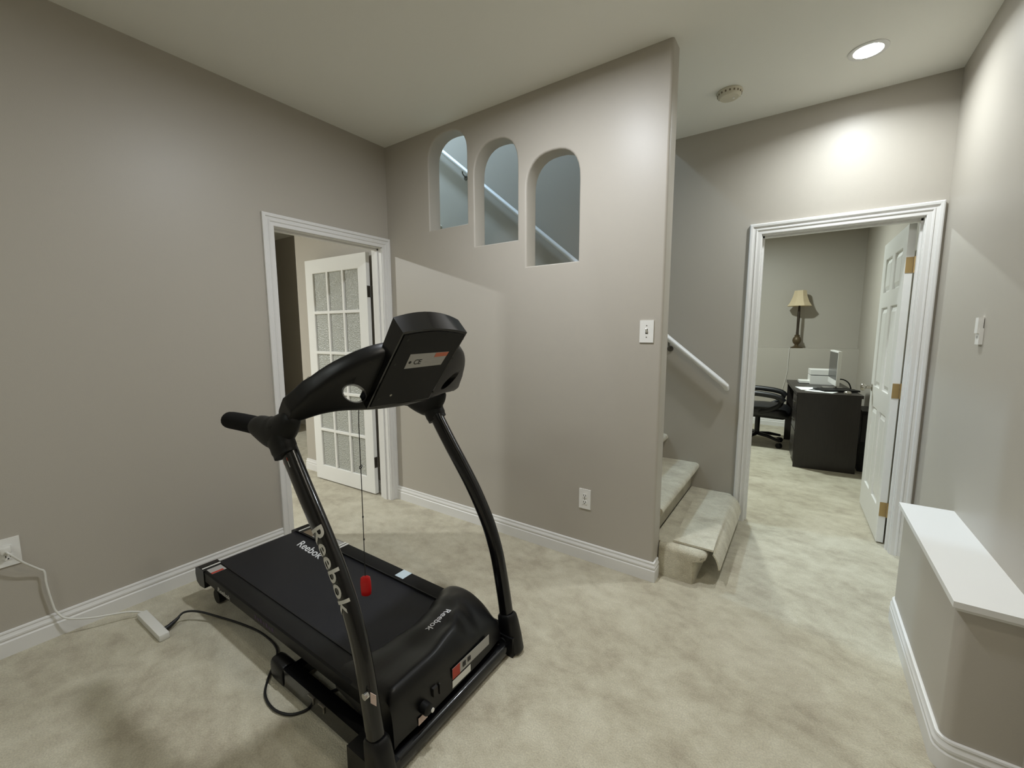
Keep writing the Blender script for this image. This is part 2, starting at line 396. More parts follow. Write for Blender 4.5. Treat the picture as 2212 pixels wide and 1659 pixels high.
# door trims
t1 = thing('trim_1', 'white moulded casing round the glazed door opening', 'door trim', kind='structure')
bm = B(); casing(bm, DA, DB, DH, 0, 'x', 1); obj('casing', bm, M['trim'], t1, smooth=False)
bm = B(); casing(bm, DA, DB, DH, -T, 'x', -1); obj('casing', bm, M['trim'], t1, smooth=False)
bm = B(); box(bm, -T, 0, DA-.02, DA+.004, 0, DH+.004); box(bm, -T, 0, DB-.004, DB+.02, 0, DH+.004); box(bm, -T, 0, DA, DB, DH-.004, DH+.02)
box(bm, -.075, -.04, DA, DA+.014, 0, DH-.004); box(bm, -.075, -.04, DB-.014, DB, 0, DH-.004); box(bm, -.075, -.04, DA, DB, DH-.016, DH-.003)
obj('jamb', bm, M['trim'], t1, bevel=.002)
t2 = thing('trim_2', 'white moulded casing round the office doorway', 'door trim', kind='structure')
bm = B(); casing(bm, OA, OB, DH, YF, 'y', -1); obj('casing', bm, M['trim'], t2, smooth=False)
bm = B(); casing(bm, OA, OB, DH, YF+.118, 'y', 1); obj('casing', bm, M['trim'], t2, smooth=False)
bm = B(); y0, y1 = YF, YF+.118
box(bm, OA-.02, OA+.004, y0, y1, 0, DH+.004); box(bm, OB-.004, OB+.02, y0, y1, 0, DH+.004); box(bm, OA, OB, y0, y1, DH-.004, DH+.02)
box(bm, OA, OA+.014, y0+.04, y0+.075, 0, DH-.004); box(bm, OB-.014, OB, y0+.04, y0+.075, 0, DH-.004); box(bm, OA, OB, y0+.04, y0+.075, DH-.016, DH-.003)
obj('jamb', bm, M['trim'], t2, bevel=.002)

# ------------------------------------------------------------------ doors
def french_door():
    W_, HH, th = .815, 1.985, .035
    ang = math.atan2(-.036, -.80)
    d = thing('door_1', 'white fifteen pane glazed door standing open into the side room', 'door', (-.190, -.074, .012), ang, kind='structure')
    # local x from hinge edge to free edge, local y: + is towards the viewer's side after rotation by ~180 deg
    st, tr, br, mu = .105, .118, .135, .026
    x0, x1, z0, z1 = st, W_-st, br, HH-tr
    f = B(); out = [(0, 0), (W_, 0), (W_, HH), (0, HH)]; holes = []
    cw, ch = (x1-x0-2*mu)/3, (z1-z0-4*mu)/5
    for i in range(3):
        for j in range(5):
            a, b = x0+i*(cw+mu), z0+j*(ch+mu); holes.append([(a, b), (a+cw, b), (a+cw, b+ch), (a, b+ch)])
    wall_prism(f, out, holes, -th, 0, .006)
    obj('door_frame', f, M['door'], d, smooth=25)
    for i in range(3):
        for j in range(5):
            a, b = x0+i*(cw+mu), z0+j*(ch+mu)
            obj('glass_pane', bx(a-.004, a+cw+.004, -th/2-.003, -th/2+.003, b-.004, b+ch+.004), M['glass'], d)
    for z in (.27, 1.68):
        h = B(); box(h, -.0025, 0, -th+.003, -.003, z-.045, z+.045); box(h, -.003, .0, -th, -th+.0, z-.045, z+.045) if False else None
        cyl(h, (-.006, -th-.003, z-.047), .0055, .094, 'z', 10)
        box(h, -.072, -.006, -th-.006, -th-.003, z-.045, z+.045)
        obj('hinge', h, M['dsteel'], d)
    k = B(); kx, kz = W_-.045, .935
    lathe(k, [(.027, 0), (.027, .004), (.012, .008), (.010, .03), (.022, .036), (.027, .048), (.024, .06), (.012, .066)], n=20)
    bmesh.ops.rotate(k, verts=k.verts[:], matrix=Matrix.Rotation(R(-90), 3, 'X')); bmesh.ops.translate(k, verts=k.verts[:], vec=(kx, 0, kz))
    obj('door_knob', k, M['steel'], d, smooth=50)
french_door()

def panel_door():
    W_, HH, th = .765, 1.985, .035
    # hinge edge faces the viewer; leaf runs back into the office; shown face looks to -x
    ang = R(91.5)
    d = thing('door_2', 'white six panel door standing open into the office', 'door', (3.206, YF+.125, .012), ang, kind='structure')
    f = B(); out = [(0, 0), (W_, 0), (W_, HH), (0, HH)]; holes = []
    pw = (W_-.115*2-.10)/2
    rows = [(.21, .80), (.95, 1.52), (1.63, 1.865)]
    for i in range(2):
        for a, b in rows:
            x = .115+i*(pw+.10); holes.append([(x, a), (x+pw, a), (x+pw, b), (x, b)])
    wall_prism(f, out, holes, 0, th, .004)
    obj('door_frame', f, M['door'], d, smooth=25)
    for h in holes:
        p = B(); (x0, z0), _, (x1, z1), _ = h
        r_ = lambda s, y: [(x0+s, y, z0+s), (x1-s, y, z0+s), (x1-s, y, z1-s), (x0+s, y, z1-s)]
        loft(p, [r_(-.002, .008), r_(-.002, th-.012), r_(.012, th-.014), r_(.016, th-.012), r_(.04, th-.003), r_(.04, th-.003)][:5])
        obj('raised_panel', p, M['door'], d)
    for z in (.22, .985, 1.745):
        h = B(); box(h, -.003, 0, .002, th-.001, z-.046, z+.046); cyl(h, (-.005, -.005, z-.048), .006, .096, 'z', 10)
        box(h, -.003, -.0005, -.022, .0, z-.046, z+.046)
        obj('hinge', h, M['brass'], d)
    k = B(); lathe(k, [(.028, 0), (.028, .004), (.012, .008), (.010, .035), (.024, .042), (.028, .056), (.022, .068), (.006, .072)], n=20)
    bmesh.ops.rotate(k, verts=k.verts[:], matrix=Matrix.Rotation(R(-90), 3, 'X')); bmesh.ops.translate(k, verts=k.verts[:], vec=(W_-.06, th, .93))
    obj('door_knob', k, M['steel'], d, smooth=50)
panel_door()

# ------------------------------------------------------------------ stairs
def stairs():
    s = thing('staircase', 'beige carpeted staircase climbing left behind the arched openings', 'stairs', (2.35, .6, 0))
    for k in range(1, 15):
        x = 2.352-.2375*(k-1); z = .192*k-.004; ya = .085 if k == 1 else T+.002
        xb = x-.2375-.05; bm = B(); r_ = .026
        prof = [(x-.055, z-.192), (x-.052, z-.06)]+[(x-r_-.004+(r_+.004)*math.sin(a), z-r_*1.0+r_*math.cos(a)) for a in (R(150), R(120), R(90), R(60), R(30), 0)]+[(xb, z), (xb, z-.192)]
        if k == 1:
            prism(bm, prof, 'y', T+.002, YF-.002)
            prof = [(max(px, 2.108), pz) for px, pz in prof]; xb = 2.108
            # rounded carpeted end towards the room
            rings = []
            for a in (R(90), R(65), R(40), R(20), R(5)):
                e = .03*(1-math.sin(a)); yy = T+.002-.032*math.cos(a)
                rings.append([((min(px, x-e) if px > x-.04 else px-e*.5 if px > xb+.01 else px), yy, (pz-e if pz > z-.02 else pz)) for px, pz in prof])
            loft(bm, rings, True)
        else:
            prism(bm, prof, 'y', ya, YF-.002)
        bmesh.ops.translate(bm, verts=bm.verts[:], vec=(-2.35, -.6, 0))
        obj('step', bm, M['carpet'], s, smooth=50)
stairs()
def tread_mat():
    bm = B(); prof = smooth_path([(2.128, 0, .190), (2.22, 0, .1895), (2.31, 0, .190), (2.352, 0, .187), (2.382, 0, .165), (2.400, 0, .130), (2.408, 0, .095)], 4)
    rings = []
    n = len(prof)
    for j in range(9):
        y = .135+(1.05-.135)*j/8; dx = .045*(1-j/8) if True else 0
        up = [(p.x+dx*(1 if i < n*.4 else max(0, 1-(i-n*.4)/(n*.2))), y+.0*i, p.z+.012) for i, p in enumerate(prof)]
        dn = [(p.x+dx*(1 if i < n*.4 else max(0, 1-(i-n*.4)/(n*.2)))-.0, y, p.z+.001) for i, p in enumerate(prof)]
        # thickness follows the drape
        up = [(a[0]+.010*max(0, (i-n*.55)/(n*.45)), a[1], a[2]-.006*max(0, (i-n*.55)/(n*.45))) for i, a in enumerate(up)]
        rings.append(up+dn[::-1])
    loft(bm, rings)
    for f in bm.faces:
        if abs(f.normal.y) > .9: f.material_index = 1
    o = obj('stair_tread_mat', bm, [M['carpet'], M['matedge']], smooth=40, loc=(2.25, .6, .19))
    tag(o, 'beige carpet tread mat draped loosely over the bottom stair', 'mat')
tread_mat()
def handrail():
    h = thing('handrail', 'white handrail sloping down the far wall above the stairs', 'handrail', (2.27, YF, .98))
    bm = B(); y = YF-.055
    x0, z0 = 2.268, .985; sl = -.813
    P = [(x0+.004, y+.02, z0-.028), (x0+.002, y, z0-.004)]+[(x0-.03-i*.35, y, z0+(.03+i*.35)*.813) for i in range(10)]
    tube(bm, [Vector(p) for p in P], [(.016, .016), (.020, .020)]+[(.021, .019)]*10, 14, sq=2.6)
    bmesh.ops.translate(bm, verts=bm.verts[:], vec=(-2.27, -YF, -.98)); obj('rail', bm, M['trim'], h, smooth=50)
    for x in (1.865, -.16):
        z = z0+(x0-x)*.813; b = B()
        tube(b, smooth_path([(x, y, z-.018), (x, y+.006, z-.05), (x, YF-.002, z-.075)], 5), .006, 8)
        tube(b, [(x, YF-.008, z-.075), (x, YF, z-.075)], .022, 16)
        bmesh.ops.translate(b, verts=b.verts[:], vec=(-2.27, -YF, -.98)); obj('bracket', b, M['dsteel'], h, smooth=50, label='dark metal rail bracket')
handrail()

# ------------------------------------------------------------------ ceiling and wall fittings
def downlight():
    d = thing('recessed_downlight', 'lit round recessed downlight in the hall ceiling', 'ceiling light', (2.87, .655, H))
    b = B(); lathe(b, [(.060, 0), (.082, 0), (.082, -.003), (.076, -.006), (.060, -.004)], n=40); obj('trim_ring', b, M['trim'], d, smooth=50)
    b = B(); lathe(b, [(.0602, -.001), (.0602, -.004), (.03, -.0055), (.001, -.006)], n=40); obj('lens', b, M['lens'], d, smooth=50)
downlight()
def smoke_alarm():
    d = thing('smoke_detector', 'round ivory smoke detector on the hall ceiling', 'smoke detector', (2.25, .665, H))
    b = B(); lathe(b, [(.001, 0), (.068, 0), (.070, -.006), (.066, -.010), (.062, -.024), (.050, -.034), (.001, -.036)], n=36); obj('housing', b, M['smoke'], d, smooth=35)
    b = B()
    for k in range(18):
        a = k*2*math.pi/18; box(b, .060, .0655, -.004, .004, -.022, -.013, 0, Matrix.Rotation(a, 4, 'Z'))
    obj('vent_slots', b, M['brown'], d)
    b = B(); cyl(b, (.022, .01, -.0375), .006, .004, 'z', 12); obj('test_button', b, M['plast'], d)
smoke_alarm()
def light_switch():
    d = thing('light_switch', 'white toggle light switch near the end of the arched wall', 'light switch', (2.024, 0, 1.366))
    b = B(); box(b, -.036, .036, -.006, 0, -.058, .058); obj('cover_plate', b, M['plast'], d, bevel=.003)
    b = B(); tube(b, [(0, -.004, -.004), (0, -.012, .006), (0, -.019, .014)], [(.007, .005), (.006, .0045), (.005, .004)], 10); obj('toggle', b, M['plast'], d, smooth=50)
    for z in (-.03, .03):
        b = B(); cyl(b, (0, -.0072, z), .003, .002, 'y', 10); obj('screw', b, M['steel'], d)
    b = B(); box(b, -.006, .006, -.0066, -.005, -.013, .013); obj('toggle_slot', b, M['dark'], d)
light_switch()
def outlet(loc, rot, label, plugged=False):
    d = thing('wall_outlet', label, 'outlet', loc, rot)
    b = B(); box(b, -.037, .037, -.006, 0, -.060, .060); obj('cover_plate', b, M['plast'], d, bevel=.003)
    for z in (-.020, .020):
        b = B(); prism(b, [(.017*math.cos(a)*1.0, z+max(-.0125, min(.0125, .017*math.sin(a)))) for a in [i*2*math.pi/24 for i in range(24)]], 'y', -.0085, -.004); so = obj('socket', b, M['plast'], d)
        b = B(); box(b, -.0075, -.0050, -.0092, -.0080, z-.001, z+.008); box(b, .0048, .0075, -.0092, -.0080, z-.001, z+.007); cyl(b, (0, -.0092, z-.007), .0028, .0012, 'y', 10)
        obj('slots', b, M['dark'], so)
    b = B(); cyl(b, (0, -.0072, 0), .003, .002, 'y', 10); obj('screw', b, M['steel'], d)
outlet((1.693, 0, .378), 0, 'white wall outlet with empty sockets below the arched openings')
outlet((0, -2.060, .447), R(90), 'white wall outlet on the left wall with a cord plugged in')
def wall_control():
    d = thing('wall_control', 'slim white wall control on the right wall above the low half wall', 'wall control', (XR, .315, 1.36), R(-90))
    b = B(); box(b, -.022, .022, -.012, 0, -.052, .014); obj('cradle', b, M['plast'], d, bevel=.003)
    b = B(); box(b, -.018, .018, -.018, -.002, -.006, .058); obj('remote', b, M['plast'], d, bevel=.004)
    b = B(); box(b, -.006, .006, -.0140, -.011, -.026, -.016); obj('button', b, M['sticker'], d)
wall_control()

# ------------------------------------------------------------------ treadmill (local x forwards, y across, z up)
def treadmill():
    TM = thing('treadmill', 'black folding treadmill with curved uprights standing on beige carpet', 'treadmill', (1.74, -1.195, 0), R(.3))
    DT = .190                                   # deck top
    # --- floor base
    bm = B(); tube(bm, [(-.004, -.325, .032), (-.004, .325, .032)], [(.028, .032)]*2, 16, sq=3.2, ref=(0, 0, 1)); obj('front_crossbar', bm, M['black'], TM, smooth=50)
    for s in (-1, 1):
        bm = B(); y = s*.297
        box(bm, -.66, -.03, y-.024, y+.024, .012, .082); rl = obj('base_rail', bm, M['black'], TM, bevel=.010, seg=3)
        bm = B(); tube(bm, [(-.69, y, .046), (-.684, y, .046), (-.665, y, .046), (-.60, y, .046), (-.595, y, .046)], [(.030, .018), (.044, .028), (.046, .031), (.046, .031), (.043, .028)], 18, sq=3.5, ref=(0, 0, 1)); obj('end_cap', bm, M['bplast'], rl, smooth=50)
        for px in (-.40, -.335):
            bm = B(); box(bm, px-.018, px+.018, y-.028, y-.023, .070, .074) ; box(bm, px+.012, px+.018, y-.028, y-.023, .050, .072)
            obj('metal_clip', bm, M['steel'], rl, label='bright metal clip on the base rail')
    bm = B(); box(bm, -.62, -.57, -.28, .28, .02, .06); obj('rear_crossbar', bm, M['black'], TM, bevel=.006)
    # --- uprights
    path = [(.004, .055), (-.008, .12), (-.020, .20), (-.038, .30), (-.064, .42), (-.103, .53), (-.150, .62), (-.200, .70), (-.258, .78), (-.318, .86), (-.375, .94), (-.415, 1.00)]
    sp = smooth_path([(x, 0, z) for x, z in path], 4)
    for s in (-1, 1):
        y = s*.340; bm = B()
        tube(bm, [(p.x, y, p.z) for p in sp], [(.0225, .031+.004*max(0, (p.z-.5)/.5)) for p in sp], 20, ref=(0, 1, 0), sq=2.5)
        up = obj('upright', bm, M['black'], TM, smooth=50)
        bm = B(); tube(bm, [(.020, y, .0), (.016, y, .012), (.006, y, .07), (-.004, y, .13), (-.010, y, .155), (-.012, y, .162)], [(.030, .048), (.034, .052), (.034, .050), (.032, .044), (.030, .040), (.024, .034)], 20, ref=(0, 1, 0), sq=3)
        bx_ = sorted((s*.30, s*.366)); box(bm, -.125, .045, bx_[0], bx_[1], .0, .085)
        obj('foot_cover', bm, M['bplast'], up, smooth=40)
        bm = B(); tube(bm, [(-.005, y-.03*s, .05), (-.005, y-.045*s, .05)], .022, 16); obj('pivot_bolt', bm, M['bback'], up, smooth=50)
        if s < 0:
            # big lettering on the outer side, reading down the tube
            t = text_bm('Reebok', .054, .0, .024, 0, 1.02)
            slice_grid(t, .004)
            xs = [v.co.x for v in t.verts]; x0, x1 = min(xs), max(xs)
            L0 = [(p.x, p.z) for p in sp][::-1]
            # arc length table from the top
            cum = [0]
            for a, b in zip(L0, L0[1:]): cum.append(cum[-1]+math.hypot(b[0]-a[0], b[1]-a[1]))
            def at(d):
                for i in range(len(cum)-1):
                    if cum[i+1] >= d:
                        f = (d-cum[i])/(cum[i+1]-cum[i]); a, b = L0[i], L0[i+1]
                        return Vector((a[0]+(b[0]-a[0])*f, 0, a[1]+(b[1]-a[1])*f)), Vector((b[0]-a[0], 0, b[1]-a[1])).normalized()
            zt, zb = .752, .535
            dt = min(range(len(L0)), key=lambda i: abs(L0[i][1]-zt)); db = min(range(len(L0)), key=lambda i: abs(L0[i][1]-zb))
            d0, d1 = cum[dt], cum[db]
            def skin(p, w):
                """point at girth distance w from the middle of the outer side, + towards the front"""
                rb = .031+.004*max(0, (p.z-.5)/.5)+.0010; ra = .0235; q0 = (0, -ra); acc = 0
                for k in range(1, 81):
                    a_ = math.pi*.75*k/80; c_, s_ = math.cos(a_), math.sin(a_)
                    q1 = (rb*abs(s_)**.8*math.copysign(1, w), -ra*math.copysign(abs(c_)**.8, c_)); st_ = math.hypot(q1[0]-q0[0], q1[1]-q0[1])
                    if acc+st_ >= abs(w):
                        f_ = (abs(w)-acc)/st_; return q0[0]+(q1[0]-q0[0])*f_, q0[1]+(q1[1]-q0[1])*f_
                    acc += st_; q0 = q1
                return q0
            for v in t.verts:
                d = d0+(v.co.x-x0)/(x1-x0)*(d1-d0); p, tg = at(d); nrm = Vector((-tg.z, 0, tg.x))
                if nrm.x < 0: nrm = -nrm
                u_, y_ = skin(p, v.co.y-.017)
                v.co = Vector((p.x, y+y_, p.z))+nrm*u_
            obj('brand_lettering', t, M['letter'], up, label='pale lettering down the upright')
            st = B()
            def sp_pt(z, w):
                d = cum[min(range(len(L0)), key=lambda i: abs(L0[i][1]-z))]; p, tg = at(d+1e-6); nrm = Vector((-tg.z, 0, tg.x)); nrm = nrm if nrm.x > 0 else -nrm
                q = abs(w)/.0345; return Vector((p.x, y-.0225*(1-q**2.5)**(1/2.5)-.0009, p.z))+nrm*w
            tgd = Vector((.55, 0, -.83))
            for (a, b, mi) in ((0, .012, 0), (.012, .034, 1)):
                c = [sp_pt(.955, w)+tgd*d for d in (a, b) for w in (-.026, .014)]
                f = st.faces.new([st.verts.new(c[i]) for i in (0, 1, 3, 2)]); f.material_index = mi
            obj('warning_sticker', st, [M['red'], M['wsticker']], up, label='small red and white sticker')
            bl = B(); tube(bl, [(-.012, y-.022, .318), (-.012, y-.034, .318)], .010, 14); obj('bolt', bl, M['chrome'], up, smooth=50)
            bl = B(); quad_plate(bl, [(.006, y-.0240, .302), (.026, y-.0200, .300), (.026, y-.0200, .334), (.006, y-.0240, .336)], .001); obj('small_sticker', bl, M['pink'], up)
    # --- running deck
    bm = B(); xs = [-1.50, -1.497, -1.485, -1.465]; 
    prof = []
    rr = .034
    cz = DT-rr-.004
    for a in range(-90, 91, 18): prof.append((-1.452-rr*math.cos(R(a)), cz+rr*math.sin(R(a))))
    prof = prof+[(-.20, DT-.004), (-.20, cz-rr)]
    prism(bm, prof, 'y', -.205, .205); bl_ = obj('running_belt', bm, M['belt'], TM, smooth=50)
    t = text_bm('Reebok', .050, .0003, .014, -.38, 1.0); place(t, (-1.175, .112, DT-.0035), (1, -.06, 0), (.06, 1, 0), (0, 0, 1), 1.12, 1)
    obj('brand_lettering', t, M['white_letter'], bl_, label='white lettering on the belt')
    for s in (-1, 1):
        bm = B(); ya, yb = sorted((s*.203, s*.285))
        prof = [(ya, DT-.065), (ya, DT), (ya+.006, DT+.004), (yb-.006, DT+.004), (yb, DT-.003), (yb, DT-.050), (yb-.012, DT-.066)] if s > 0 else [(ya+.012, DT-.066), (ya, DT-.050), (ya, DT-.003), (ya+.006, DT+.004), (yb-.006, DT+.004), (yb, DT), (yb, DT-.065)]
        prism(bm, prof, 'x', -1.41, -.10); sr = obj('side_rail', bm, M['rail'], TM, bevel=.002)
        for k in range(1):
            bm = B(); yo = s*.203
            box(bm, -1.41, -.25, min(yo, yo+s*.004), max(yo, yo+s*.004), DT+.003, DT+.006); obj('rail_lip', bm, M['bplast'], sr)
        # rear end cap
        bm = B(); yc = s*.245
        prf = [(-1.41, DT+.006), (-1.47, DT+.007), (-1.498, DT-.006), (-1.505, DT-.04), (-1.495, DT-.078), (-1.46, DT-.092), (-1.40, DT-.085), (-1.40, DT+.004)]
        prism(bm, prf, 'y', yc-.044, yc+.044); ec = obj('end_cap', bm, M['bplast'], TM, bevel=.006, seg=2)
        bm = B(); box(bm, -1.427, -1.418, yc-.040, yc+.040, DT+.0058, DT+.0078); obj('white_stripe', bm, M['wsticker'], ec, label='white stripe across the end cap')
        bm = B(); tube(bm, [(-1.40, yc-.018-s*.02, .036), (-1.40, yc+.018-s*.02, .036)], .034, 20); lg_ = obj('rear_foot', bm, M['bback'], TM, smooth=50)
        box_ = B(); box(box_, -1.425, -1.375, yc-.016-s*.02, yc+.016-s*.02, .05, DT-.06); obj('foot_bracket', box_, M['bback'], lg_)
        if s < 0:
            bm = B(); quad_plate(bm, [(-1.40, -.274, DT+.0042), (-1.335, -.274, DT+.0042), (-1.335, -.212, DT+.0042), (-1.40, -.212, DT+.0042)], .0006); st = obj('rail_sticker', bm, M['sticker'], sr, label='grey sticker with a red edge')
            bm = B(); quad_plate(bm, [(-1.352, -.274, DT+.0049), (-1.336, -.274, DT+.0049), (-1.336, -.222, DT+.0049), (-1.352, -.222, DT+.0049)], .0004); obj('red_edge', bm, M['red'], st)
            t = text_bm('Reebok', .022, .0003, .006, .2, 1); place(t, (-1.19, -.2855, DT-.046), (1, 0, 0), (0, 0, 1), (0, -1, 0), 1.4, 1); obj('brand_lettering', t, M['letter'], sr, label='small white lettering on the rail side')
            bm = B()
            for k in range(7): box(bm, -.885+k*.024, -.872+k*.024, -.2856, -.2848, DT-.036, DT-.018-(.006 if k % 2 else 0))
            obj('purple_print', bm, M['purple'], sr, label='dull purple print on the rail side')
        else:
            bm = B(); quad_plate(bm, [(-1.395, .215, DT+.0042), (-1.30, .215, DT+.0042), (-1.30, .275, DT+.0042), (-1.395, .275, DT+.0042)], .0006); obj('rail_sticker', bm, M['brown'], sr, label='brownish sticker')
            bm = B(); quad_plate(bm, [(-1.30, .215, DT+.0042), (-1.085, .215, DT+.0042), (-1.085, .275, DT+.0042), (-1.30, .275, DT+.0042)], .0006); obj('rail_sticker', bm, M['sticker'], sr, label='long grey sticker')
            for x in (-1.075, -1.052):
                bm = B(); box(bm, x-.007, x+.007, .210, .283, DT+.0040, DT+.0055); obj('white_stripe', bm, M['wsticker'], sr)
            bm = B(); quad_plate(bm, [(-.592, .222, DT+.0042), (-.535, .222, DT+.0042), (-.535, .280, DT+.0042), (-.592, .280, DT+.0042)], .0006); obj('rail_sticker', bm, M['bsticker'], sr, label='pale blue square sticker')
    bm = B(); box(bm, -1.36, -.12, -.20, .20, DT-.065, DT-.046); box(bm, -1.30, -.1, -.18, -.14, DT-.10, DT-.065); box(bm, -1.30, -.1, .14, .18, DT-.10, DT-.065); obj('deck_frame', bm, M['bback'], TM)
    # --- motor cover
    S = {-.285: [(-.315, .190), (-.300, .196), (-.22, .208), (-.13, .222), (-.07, .242), (-.030, .247), (-.012, .226), (-.004, .19), (.000, .13), (.002, .080)],
         -.10: [(-.262, .190), (-.252, .197), (-.19, .218), (-.125, .226), (-.070, .244), (-.030, .254), (-.008, .228), (.002, .19), (.006, .13), (.007, .080)],
         .04: [(-.256, .190), (-.246, .199), (-.19, .234), (-.140, .244), (-.095, .246), (-.052, .264), (-.018, .226), (-.002, .19), (.004, .13), (.006, .080)],
         .12: [(-.270, .190), (-.260, .201), (-.205, .240), (-.160, .250), (-.125, .258), (-.090, .268), (-.040, .220), (-.008, .182), (.001, .13), (.005, .080)],
         .185: [(-.295, .190), (-.285, .200), (-.235, .240), (-.195, .256), (-.160, .264), (-.110, .252), (-.046, .204), (-.014, .170), (-.003, .13), (.002, .080)],
         .285: [(-.330, .190), (-.318, .200), (-.275, .230), (-.220, .246), (-.155, .244), (-.095, .222), (-.048, .186), (-.022, .155), (-.010, .12), (-.006, .080)]}
    ks = sorted(S); rings = []
    for j in range(33):
        v = -.285+.57*j/32
        i = max(k for k in range(len(ks)-1) if ks[k] <= v+1e-9); f = (v-ks[i])/(ks[i+1]-ks[i]); f = f*f*(3-2*f)
        a, b = S[ks[i]], S[ks[i+1]]
        pr = [(p[0]+(q[0]-p[0])*f, p[1]+(q[1]-p[1])*f) for p, q in zip(a, b)]
        edge = min(1, (.285-abs(v))/.03); drop = .022*(1-math.sqrt(max(0, 1-(1-edge)**2)))
        pp = smooth_path([(x, 0, z-drop*(1 if z > .17 else .3)) for x, z in pr], 3)
        rings.append([(p.x, v, p.z) for p in pp]+[(-.02, v, .075), (-.30, v, .13)])
    bm = B(); loft(bm, rings); mc = obj('motor_cover', bm, M['bplast'], TM, smooth=60)
    t = text_bm('Reebok', .028, .0, .012, .0, 1.0)
    slice_grid(t, .005)
    from mathutils.bvhtree import BVHTree
    tree = BVHTree.FromPolygons([v.co.copy() for v in mc.data.vertices], [tuple(p.vertices) for p in mc.data.polygons])
    for v in t.verts:
        hx, hy = -.150+v.co.y, .058-v.co.x
        h = tree.ray_cast(Vector((hx, hy, .5)), Vector((0, 0, -1)))[0]
        v.co = Vector((hx, hy, (h.z if h else .25)+.0014))
    # sits on the sloping top
    obj('brand_lettering', t, M['white_letter'], mc, label='white lettering on the motor cover')
    def front(v, z): return (.0075 if v < .1 else .0075-.004*min(1, (v-.1)/.1), v, z)
    def lab(name, vz, m, lbl=None, parent=mc, off=0):
        b = B(); quad_plate(b, [(front(*p)[0]+off, p[0], p[1]) for p in vz], .0008); return obj(name, b, m, parent, label=lbl)
    st = lab('label_strip', [(-.026, .124), (.193, .118), (.193, .160), (-.026, .166)], M['sticker'], 'long grey label with a red end')
    lab('red_panel', [(-.026, .1245), (.014, .1232), (.014, .1648), (-.026, .1656)], M['red'], None, st, .001)
    b = B(); box(b, .0090, .0096, .030, .046, .135, .155); box(b, .0090, .0096, .058, .074, .137, .154); obj('pictograms', b, M['ink'], st)
    lab('white_label', [(-.026, .090), (.074, .088), (.074, .116), (-.026, .118)], M['wsticker'], 'white label')
    lab('warning_label', [(-.190, .080), (-.150, .080), (-.150, .106), (-.190, .106)], M['pink'], 'small pinkish warning label')
    b = B(); tube(b, [(.004, -.165, .130), (.030, -.165, .130), (.034, -.165, .130)], [(.020, .020), (.019, .019), (.014, .014)], 18); sw = obj('power_inlet', b, M['bback'], mc, smooth=40)
    b = B(); tube(b, [(.033, -.152, .122), (.037, -.152, .122)], .007, 12); obj('inlet_light', b, M['plast'], sw)
    b = B(); box(b, .004, .014, -.125, -.105, .135, .165); box(b, .004, .012, -.094, -.089, .122, .160); obj('power_switch', b, M['dark'], mc, bevel=.002)
    # --- console
    C0 = .035
    def fx(v, z): return -.06-.745*(1.365-z)-.07*((v-C0)/.34)**2
    D = Vector((-.044, 0, .049))
    up_t = [(0, 1.300), (.12, 1.300), (.175, 1.296), (.237, 1.277), (.295, 1.240), (.347, 1.197), (.376, 1.145), (.392, 1.112)]
    lo_t = [(0, 1.072), (.142, 1.077), (.21, 1.088), (.273, 1.092), (.340, 1.084), (.366, 1.086), (.380, 1.094), (.392, 1.104)]
    lo_l = [(0, 1.072), (.142, 1.077), (.21, 1.088), (.273, 1.092), (.330, 1.082), (.366, 1.066), (.392, 1.056)]
    def itp(tb, a):
        for (a0, b0), (a1, b1) in zip(tb, tb[1:]):
            if a <= a1: return b0+(b1-b0)*(a-a0)/(a1-a0)
        return tb[-1][1]
    rings = []
    for j in range(49):
        v = -.392+.784*j/48; a = abs(v); zu, zl = [sum(itp(tb, min(.392, abs(a+o))) for o in (-.045, -.03, -.015, 0, .015, .03, .045))/7 if a < .345 else sum(itp(tb, min(.392, a+o)) for o in (-.012, -.006, 0, .006, .012))/5 for tb in (up_t, lo_t if v > 0 else lo_l)]; n = 28; ring = []
        cz_, hz = (zu+zl)/2, (zu-zl)/2; dep = .062
        for k in range(n):
            th_ = 2*math.pi*k/n; c, s_ = math.cos(th_), math.sin(th_)
            e = .42
            z = cz_+hz*math.copysign(abs(c)**e, c); d = .5+.5*math.copysign(abs(s_)**e, s_)
            p = Vector((fx(v+C0, z), v+C0, z))+D*(d*dep/.0658)
            ring.append(p)
        rings.append(ring)
    bm = B(); loft(bm, rings); cb = obj('console_beam', bm, M['bplast'], TM, smooth=45)
    # cup hollows through both wings
    for s in (-1, 1):
        hb = B(); c = Vector((fx(C0+s*.226, 1.158), C0+s*.226, 1.158)); ax = D.normalized()
        ax = Vector((-.86, -s*.50, -.08)).normalized(); e2 = Vector((0, s*.86, .50)); e2 = (e2-ax*e2.dot(ax)).normalized(); e3 = ax.cross(e2)
        rg = lambda k, t: [c+ax*t+e2*(.038*k*math.cos(i*2*math.pi/24))+e3*(.026*k*math.sin(i*2*math.pi/24)) for i in range(24)]
        loft(hb, [rg(1.35, -.06), rg(1.12, .006), rg(1.0, .03), rg(1.0, .22)]); bmesh.ops.recalc_face_normals(hb, faces=hb.faces[:])
        cm = bpy.data.meshes.new('cut'); hb.to_mesh(cm); hb.free(); co = bpy.data.objects.new('cut', cm); COL.objects.link(co)
        co.parent = TM
        md = cb.modifiers.new('b', 'BOOLEAN'); md.operation = 'DIFFERENCE'; md.object = co; md.solver = 'EXACT'
        bpy.context.view_layer.update()
        me = bpy.data.meshes.new_from_object(cb.evaluated_get(bpy.context.evaluated_depsgraph_get()))
        cb.modifiers.clear(); old = cb.data; cb.data = me; bpy.data.meshes.remove(old)
        bpy.data.objects.remove(co); bpy.data.meshes.remove(cm)
